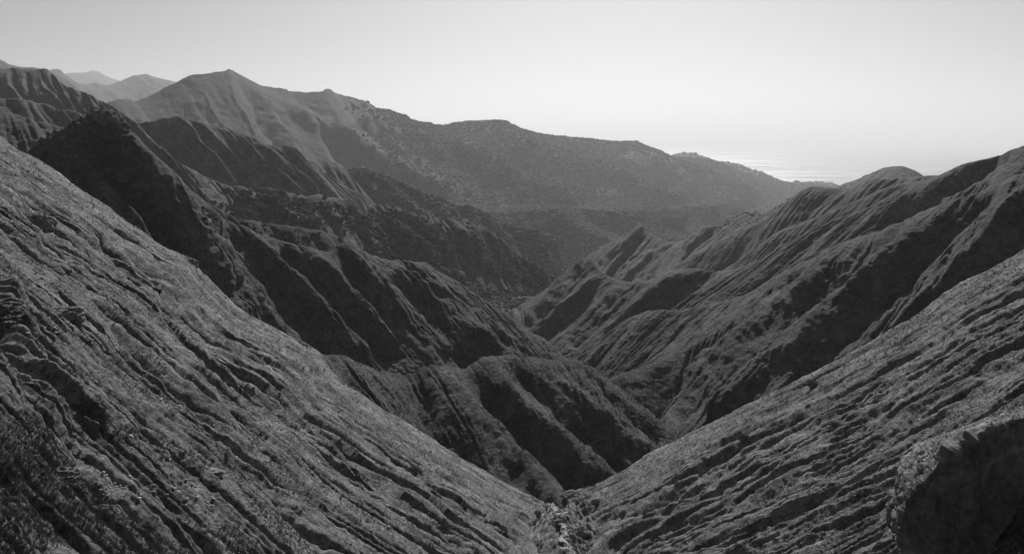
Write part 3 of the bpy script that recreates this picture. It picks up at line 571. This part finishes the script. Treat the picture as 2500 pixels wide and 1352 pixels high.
def tufts(name, pts, hmin, hmax, k=5):
    n = len(pts); h = hmin + (hmax - hmin) * RNG.rand(n) ** 1.5
    ang = RNG.rand(n, k) * 6.28; ln = 0.25 + 0.75 * RNG.rand(n, k)
    d = np.stack([np.cos(ang), np.sin(ang), np.zeros_like(ang)], -1); e_ = np.stack([-np.sin(ang), np.cos(ang), np.zeros_like(ang)], -1)
    b0 = pts[:, None] + d * (h[:, None, None] * 0.12)
    w = h[:, None, None] * 0.13
    tip = b0 + d * (h[:, None] * ln * 0.7)[..., None] + np.array([0, 0, 1.0]) * (h[:, None] * (1.25 - ln * 0.6))[..., None]
    V = np.stack([b0 - e_ * w - np.array([0, 0, .05]), b0 + e_ * w - np.array([0, 0, .05]), tip], 2).reshape(-1, 3)
    return link(name, tri_mesh(name, V, np.arange(len(V)).reshape(-1, 3), M_grass), kind='stuff')

tufts('grass', pick(3, 60000, clumps(5, -0.3, 0.5), 0, 0.95, (-150, 150, 1450, 1400), False), 0.05, 0.17)
tufts('grass', pick(11, 50000, clumps(5, -0.3, 0.5), 0, 0.95, (1300, 500, 2650, 1400), False), 0.05, 0.17)
for sd_, n_ in ((5, 9000), (21, 6000), (87, 7000), (88, 1500)):
    tufts('grass', pick(sd_, n_, clumps(12, -0.4, 0.4), 0, 0.98, None, False), 0.2, 0.5)

tufts('grass', pick(3, 1500, None, 0, 0.04, (-150, 150, 1450, 1400), False), 0.12, 0.4)
tufts('grass', pick(11, 1500, None, 0, 0.05, (1300, 400, 2650, 1400), False), 0.12, 0.4)
canopy('gravel', pick(3, 1800, clumps(6, -0.2, 0.5, 9), 0, 0.38, (-50, 250, 1450, 1400), False), 0.025, 0.11, (ICO_V, ICO_F), 0.6, mat=M_pale)
canopy('gravel', pick(11, 1800, clumps(6, -0.2, 0.5, 9), 0, 0.7, (1300, 500, 2600, 1400), False), 0.025, 0.1, (ICO_V, ICO_F), 0.6, mat=M_pale)

# ------------------------------------------------------------------ helpers to stand things on the slopes
def on(seed, x, y):
    P, Nn = SURF[seed]; X, Y, _ = proj(P); k = np.argmin((X - x) ** 2 + (Y - y) ** 2)
    return P.reshape(-1, 3)[k], Nn.reshape(-1, 3)[k]
def px_m(p): return (p - np.array([0, 0, CAMZ])) @ CF / F_PX      # metres per photo pixel at a point
def empty(name, loc, label, cat, group=None, rz=0.0, sc=1.0):
    o = bpy.data.objects.new(name, None); COL.objects.link(o); o.location = [float(v) for v in loc]; o.rotation_euler = (0, 0, rz); o.scale = (sc,) * 3
    o.empty_display_size = 0.5; o['label'] = label; o['category'] = cat
    if group: o['group'] = group
    return o
def leaf_cloud(n, R, flat, size, rng, lobes=7):
    c = rng.normal(size=(lobes, 3)); c /= np.linalg.norm(c, axis=1)[:, None]; c[:, 2] = np.abs(c[:, 2]) * 0.8
    c = c * R * 0.5 * rng.uniform(0.6, 1.0, (lobes, 1)); lr = R * rng.uniform(0.35, 0.6, lobes)
    k = rng.randint(0, lobes, n); d = rng.normal(size=(n, 3)); d /= np.linalg.norm(d, axis=1)[:, None]
    p = c[k] + d * (lr[k] * rng.uniform(0.55, 1.05, n) )[:, None]
    p[:, 2] = p[:, 2] * flat
    p[:, 2] += R * 0.55 * flat
    p = p[p[:, 2] > -0.1 * R]; n = len(p)
    a = rng.normal(size=(n, 3)); a /= np.linalg.norm(a, axis=1)[:, None]; b = np.cross(a, rng.normal(size=(n, 3))); b /= np.linalg.norm(b, axis=1)[:, None]
    s_ = size * rng.uniform(0.6, 1.4, (n, 1))
    V = np.stack([p - a * s_ - b * s_ * .5, p + a * s_ - b * s_ * .5, p + b * s_], 1).reshape(-1, 3)
    return V
def stems(n, R, H, r0, rng, spread=0.6):
    Vs, Fs = [], []
    for i in range(n):
        a = rng.uniform(0, 6.28); tip = np.array([math.cos(a) * R * spread * rng.uniform(.2, 1), math.sin(a) * R * spread * rng.uniform(.2, 1), H * rng.uniform(.7, 1)])
        m = tip * 0.5 + np.array([rng.normal(), rng.normal(), 0]) * R * 0.06
        pts = [np.array([0, 0, -0.3 * r0 * 8]), m, tip]; base = len(Vs) * 1
        idx = sum(len(v) for v in Vs)
        for q, (pt, rr) in enumerate(zip(pts, (r0, r0 * 0.7, r0 * 0.25))):
            Vs.append(np.array([pt + rr * np.array([math.cos(t_), math.sin(t_), 0]) for t_ in np.linspace(0, 2 * math.pi, 6)[:-1]]))
        for q in range(2):
            for t_ in range(5):
                a0 = idx + q * 5 + t_; a1 = idx + q * 5 + (t_ + 1) % 5; Fs.append((a0, a1, a1 + 5, a0 + 5))
    return np.concatenate(Vs), np.array(Fs)
M_bush = rand_mat('bush_leaves', 0.08, 0.30); M_bark = ground_mat('bark', 0.04, 0.09, 6, 0.5, 0.02)
M_twig = rand_mat('dry_twigs', 0.05, 0.14)
def shrub(x, y, seed, rpx, label, rs, group=None, name='shrub', n=2600, leaf=None, flat=0.8):
    p, nn = on(seed, x, y); R = rpx * px_m(p); rng = np.random.RandomState(rs)
    o = empty(name, p, label, 'shrub', group)
    V = leaf_cloud(n, R, flat, leaf or R * 0.05, rng)
    f = link('foliage', tri_mesh('foliage', V, np.arange(len(V)).reshape(-1, 3), M_bush)); f.parent = o
    V, Fc = stems(6, R, R * 0.9 * flat, R * 0.05, rng); f = link('stem', tri_mesh('stem', V, Fc, M_bark)); f.parent = o
    return o
shrub(433, 812, 3, 20, 'round dark bush standing alone halfway down the left slope', 1)
shrub(540, 906, 3, 17, 'bush right below the round dark bush on the left slope', 2)
shrub(562, 940, 3, 10, 'smallest bush of the left slope, touching the lower edge of a larger bush', 3)
shrub(488, 775, 3, 18, 'bush growing under a jutting rock just inside the edge of the left slope', 4)
shrub(1010, 1290, 3, 20, 'low bush on the left slope above the dry stream at the bottom', 5)
shrub(1312, 1262, 3, 15, 'dark bush at the foot of the left slope beside the stream boulders', 6)
shrub(634, 738, 21, 18, 'upper of two dark bushes in the gully below the rocky peak', 7)
shrub(655, 773, 21, 17, 'lower of two dark bushes in the gully below the rocky peak', 8)
shrub(868, 900, 21, 12, 'small tree-like bush behind the thin crest left of the middle spur', 9)
shrub(298, 452, 21, 26, 'large dark thicket in the shade under the rocky peak', 10)
shrub(262, 425, 21, 16, 'smaller thicket up against the rock face of the peak', 11)
shrub(1982, 948, 11, 20, 'bush nearest the upper edge of the right slope', 12)
shrub(1950, 1035, 11, 22, 'broad feathery bush in the middle of the right slope', 13)
shrub(2037, 1042, 11, 17, 'bush to the right of the broad feathery bush on the right slope', 14)
shrub(1815, 1080, 11, 20, 'dark bush low in a hollow of the right slope, farthest left there', 15)
shrub(1722, 1130, 11, 13, 'small bush on the right slope close above the valley bottom', 16)
shrub(1455, 1235, 11, 16, 'low bush at the foot of the right slope over the stream', 17)
# bare twiggy bush on the peak
p, _n = on(21, 236, 281); R = 24 * px_m(p); rng = np.random.RandomState(5)
o = empty('dead_shrub', p, 'bare twiggy shrub on the skyline left of the rocky knob', 'shrub')
V, Fc = stems(26, R * 1.3, R * 0.95, R * 0.022, rng, 0.9); f = link('branch', tri_mesh('branch', V, Fc, M_bark)); f.parent = o
V = leaf_cloud(160, R * 0.8, 0.8, R * 0.03, rng); f = link('foliage', tri_mesh('foliage', V, np.arange(len(V)).reshape(-1, 3), M_twig)); f.parent = o

# trees one can tell apart on the shaded face of the long ridge
protos = []
for k in range(4):
    rng = np.random.RandomState(100 + k)
    V = leaf_cloud(420, 4.0, 0.85, 0.42, rng, 9); V[:, 2] += 1.4
    ft = tri_mesh('crown', V, np.arange(len(V)).reshape(-1, 3), M_bush)
    V, Fc = stems(5, 3.2, 4.5, 0.22, rng, 0.7); st = tri_mesh('trunk', V, Fc, M_bark); protos.append((ft, st))
def tree(p, k, label, group, sc, rz):
    o = empty('tree', p, label, 'tree', group, rz, sc)
    a = link('crown', protos[k][0]); a.parent = o
    b = link('trunk', protos[k][1]); b.parent = o
def trees(seed, n, box, label, group, lo, hi, msk=None):
    for p in pick(seed, n, msk, 0.03, 1, box):
        tree(p - np.array([0, 0, 0.3]), RNG.randint(4), label, group, lo + (hi - lo) * RNG.rand() ** 1.3, RNG.rand() * 6.28)
trees(41, 46, (990, 585, 1115, 700), 'round tree in the clump at the foot of the long dark ridge', 'trees in the clump below the dark ridge', 0.8, 1.7)
trees(41, 60, (560, 480, 920, 570), 'tree on the upper part of the shaded wooded face', 'trees on the shaded upper face', 0.6, 1.2)
trees(41, 40, (930, 500, 1130, 600), 'tree below the pale crest where the dark ridge turns down', 'trees below the turning crest', 0.6, 1.2)
trees(91, 45, (1110, 670, 1330, 770), 'tree on the flat valley floor between the ridges', 'trees on the valley floor', 0.45, 1.1)
trees(61, 60, (900, 420, 1400, 660), 'tree on the sunlit crest of the wooded ridge behind the long dark one', 'trees on the sunlit wooded ridge', 0.7, 1.4)

# ------------------------------------------------------------------ rocks
def rock_mesh(name, seed, R, mat, amp=0.35, flat=0.8, base=None):
    Vb, Fb = base or ICO3
    d = Vb.copy(); off = np.array([seed * 3.1, seed * 1.7, 0])
    q = 1 + amp * n3(d + off, 1.1, seed) + amp * 0.6 * (0.4 - np.abs(n3(d + off, 2.6, seed + 1))) * 2 + amp * 0.22 * n3(d + off, 7, seed + 2)
    V = d * q[:, None] * R; V[:, 2] *= flat
    return tri_mesh(name, V, Fb, mat)
ICO3 = subdiv(*ICO2); ICO4 = subdiv(*ICO3)
def rock(x, y, seed, rpx, label, rs, name='rock_outcrop', cat='rock', flat=0.8, mat=None, sink=0.35, group=None, out=0.0):
    p, nn = on(seed, x, y); R = rpx * px_m(p)
    me = rock_mesh(name, rs, R, mat or M_rock, flat=flat, base=ICO4 if rpx > 20 else ICO3)
    o = link(name, me, label=label, category=cat)
    if group: o['group'] = group
    o.location = [float(v) for v in (p + nn * R * (0.1 - sink + out))]; o.rotation_euler = (0, 0, rs * 1.3)
    return o
rock(155, 772, 3, 50, 'blocky outcrop with a shaded underside high on the left slope', 31, flat=0.6)
rock(108, 548, 3, 30, 'narrow dark boulder stuck in a gully near the top of the left slope', 32, flat=0.9)
rock(12, 775, 3, 45, 'crumbling rock at the left border of the picture, above the deep gully', 33)
rock(250, 880, 3, 30, 'half buried outcrop below the blocky one on the left slope', 34, flat=0.6)
rock(418, 1020, 3, 24, 'boulder in the long gully in the middle of the left slope', 35, flat=0.8)
rock(470, 640, 3, 16, 'rounded rock jutting from the skyline edge of the left slope', 36)
rock(484, 755, 3, 16, 'jutting rock above a bush near the edge of the left slope', 37)
rock(365, 1195, 3, 20, 'pale boulder with a white face at the end of a ledge, lower left', 38, mat=None)
rock(160, 1160, 3, 36, 'outcrop with a black hollow beside the deep gully, lower left', 39, flat=0.6)
rock(258, 286, 21, 27, 'rounded rock knob on the very top of the dark peak', 40, flat=0.7, sink=0.2)
rock(520, 1150, 3, 26, 'pale flat ledge of rock on the lower left slope', 41, flat=0.35)
rock(88, 352, 21, 16, 'small rock hump on the left shoulder of the dark peak', 42, flat=0.6)
rock(500, 545, 21, 20, 'rock step on the right flank of the dark peak', 43, flat=0.8)
# stones in the dry stream bed
st_lab = 'pale boulder in the dry stream bed at the bottom of the picture'
for k in range(34):
    t_ = k / 33.0
    x = np.interp(t_, [0, .3, .6, 1], [1345, 1365, 1385, 1400]) + RNG.normal() * 16; y = 1240 + 115 * t_ + RNG.normal() * 3
    sd_ = 3 if x < np.interp(y, [1240, 1352], [1345, 1398]) else 11
    rock(x, y, sd_, 2.5 + 7 * RNG.rand() ** 2, st_lab, 50 + k, 'boulder', 'boulder', flat=0.7, mat=M_pale if RNG.rand() < 0.6 else M_rock, group='boulders in the dry stream bed', sink=0.1)
for k in range(9):
    y = 1225 + 15 * k + RNG.normal() * 3; side = 1 if k % 2 else -1
    xc = np.interp(y, [1225, 1290, 1352], [1350, 1378, 1400])
    rock(xc + side * (20 + 12 * RNG.rand()), y, 11 if side > 0 else 3, 11 + 9 * RNG.rand(), 'dark broken rock in the banks on either side of the dry stream', 140 + k, 'rock_bank', 'rock', flat=0.6, group='broken rocks of the stream banks', sink=0.55)
rock(1372, 1278, 11, 20, 'dark broken bank of rock on the left side of the stream bed', 44, flat=0.9, sink=0.1)
rock(1418, 1300, 11, 17, 'dark rock bank on the right side of the stream bed', 45, flat=0.8, sink=0.1)
rock(1392, 1212, 11, 20, 'dark rock lip at the foot of the middle spur above the stream', 46, flat=0.6, sink=0.1)
for k in range(16):
    rock(1352 + 38 * RNG.rand(), 851 + 12 * RNG.rand(), 87, 2 + 2.5 * RNG.rand(), 'white stone in the bright patch where the far ravine bends', 90 + k, 'stone', 'stone', mat=M_pale, group='white stones in the far ravine bend', sink=0.0)
for k, (x, y, sd_) in enumerate([(1118, 684, 91), (1128, 686, 91), (1165, 686, 91), (1222, 756, 91), (1272, 722, 91), (1300, 727, 91), (1305, 724, 91), (1272, 800, 86), (1296, 808, 86), (1345, 583, 62), (1352, 586, 62), (1465, 521, 63), (1474, 522, 63)]):
    rock(x, y, sd_, 3.5, 'bright bare stone among the trees of the distant valley', 110 + k, 'stone', 'stone', mat=M_pale, group='bright stones in the distant valley', sink=0.0)

def stream_bed():
    path = catmull(np.array([(1340, 1228), (1356, 1244), (1352, 1262), (1376, 1282), (1384, 1304), (1378, 1326), (1398, 1350), (1404, 1385), (1425, 1420)], float), np.linspace(0, 8, 260))
    v = np.linspace(-1, 1, 60); wdt = np.linspace(9, 20, 260)[:, None] * (1 + 0.4 * n2(np.linspace(0, 14, 260)[:, None], v[None] * 0.3, 4))
    X = path[:, :1] + v[None] * wdt; Y = path[:, 1:] + v[None] * wdt * 0.25
    D = np.minimum(D_left(path[:, 0], path[:, 1]), D_right(path[:, 0], path[:, 1]))[:, None] * (0.991 + 0.02 * np.abs(v[None]) ** 3)
    P = unproj(X, Y, D); P[..., 2] += 0.5 * n3(P, 1 / 1.5, 8) + 0.3 * n3(P, 1 / 0.5, 9) + 0.15 * n3(P, 1 / 0.25, 10)
    grid_mesh('stream_bed', P, M_gravel)
M_gravel = ground_mat('stream_gravel', 0.12, 0.6, 1.6, 1.0, 0.4)
stream_bed()

# big outcrop, bottom right
rows = [[(2600, 975), (2600, 1000), (2600, 1060), (2600, 1130), (2600, 1190)], [(2500, 1004), (2490, 1022), (2500, 1080), (2500, 1160), (2500, 1233)],
        [(2415, 1016), (2440, 1040), (2470, 1100), (2490, 1180), (2490, 1250)], [(2353, 1045), (2374, 1068), (2430, 1130), (2465, 1210), (2478, 1268)],
        [(2292, 1070), (2330, 1100), (2390, 1160), (2440, 1230), (2462, 1290)], [(2243, 1090), (2290, 1140), (2350, 1190), (2410, 1250), (2445, 1310)],
        [(2214, 1114), (2250, 1170), (2320, 1220), (2380, 1280), (2430, 1330)], [(2190, 1160), (2228, 1195), (2290, 1250), (2360, 1310), (2415, 1350)],
        [(2188, 1205), (2206, 1233), (2270, 1290), (2340, 1350), (2400, 1375)], [(2176, 1255), (2190, 1275), (2250, 1330), (2320, 1390), (2385, 1410)],
        [(2206, 1315), (2215, 1330), (2260, 1380), (2320, 1430), (2370, 1450)], [(2210, 1380), (2220, 1400), (2260, 1430), (2310, 1460), (2360, 1490)]]
Rr = np.array(rows, float); kd = D_right(Rr[..., 0], Rr[..., 1])
G = np.concatenate([Rr, np.stack([kd[:, 0], kd[:, 4] * 0.985, kd[:, 4], kd[:, 4] * 1.012, kd[:, 4] * 1.002], 1)[..., None]], -1)
uu = np.linspace(0, len(rows) - 1, 520); G1 = np.stack([catmull(G[:, c_], uu) for c_ in range(5)], 1)
vv = np.linspace(0, 4, 420); vi = np.minimum(vv.astype(int), 3); vf = (vv - vi)[None, :, None]; G2 = G1[:, vi] * (1 - vf) + G1[:, vi + 1] * vf
P = unproj(G2[..., 0], G2[..., 1], G2[..., 2])
back = P[:, :1] + np.array([0.3, 1.0, -1.0]) * np.linspace(6, 0.2, 30)[None, :, None]
P = np.concatenate([back, P], 1)
N = grid_normals(P); cc_ = N[..., 1].mean();
if cc_ > 0: N = -N
H = 1.2 * n3(P, 1 / 4.0, 3) + 0.5 * (0.35 - np.abs(n3(P, 1 / 1.8, 4))) * 2 + 0.28 * n3(P, 1 / 0.8, 5) + 0.14 * n3(P, 1 / 0.35, 6) + 0.07 * n3(P, 1 / 0.16, 7)
edge = np.concatenate([np.ones(30), sstep(0, 0.4, vv) * 0.75 + 0.25])[None, :]
edge = edge * np.concatenate([np.ones(30), 1 - 0.35 * sstep(0.8, 1.4, vv)])[None, :]
P = P + N * (H * 0.8 * edge)[..., None]
o = grid_mesh('rock_outcrop', P, M_rock, None); o['label'] = 'huge overhanging outcrop with a lit rim and a dark hollow face, bottom right'; o['category'] = 'rock'
SURF[200] = (P[:, 30:], N[:, 30:])
tufts('grass', pick(200, 5000, None, 0, 0.3, None, False), 0.08, 0.25)

# ------------------------------------------------------------------ haze
def haze():
    x, y0, y1, z0, z1 = 250000, -400, 205000, -90, CAMZ + 1100
    me = bpy.data.meshes.new('haze')
    v = [(-x, y0, z0), (x, y0, z0), (x, y1, z0), (-x, y1, z0), (-x, y0, z1), (x, y0, z1), (x, y1, z1), (-x, y1, z1)]
    f = [(0, 3, 2, 1), (4, 5, 6, 7), (0, 1, 5, 4), (1, 2, 6, 5), (2, 3, 7, 6), (3, 0, 4, 7)]
    me.from_pydata(v, [], f)
    m = bpy.data.materials.new('haze'); m.use_nodes = True; t = m.node_tree; t.nodes.clear()
    pv = t.nodes.new('ShaderNodeVolumePrincipled'); o_ = t.nodes.new('ShaderNodeOutputMaterial')
    pv.inputs['Color'].default_value = (0.92, 0.92, 0.92, 1); pv.inputs['Density'].default_value = HAZE; pv.inputs['Anisotropy'].default_value = HAZE_G
    t.links.new(pv.outputs[0], o_.inputs['Volume'])
    me.materials.append(m)
    o = bpy.data.objects.new('haze', me); COL.objects.link(o); o['kind'] = 'stuff'
HAZE, HAZE_G = 0.000055, 0.35
haze()
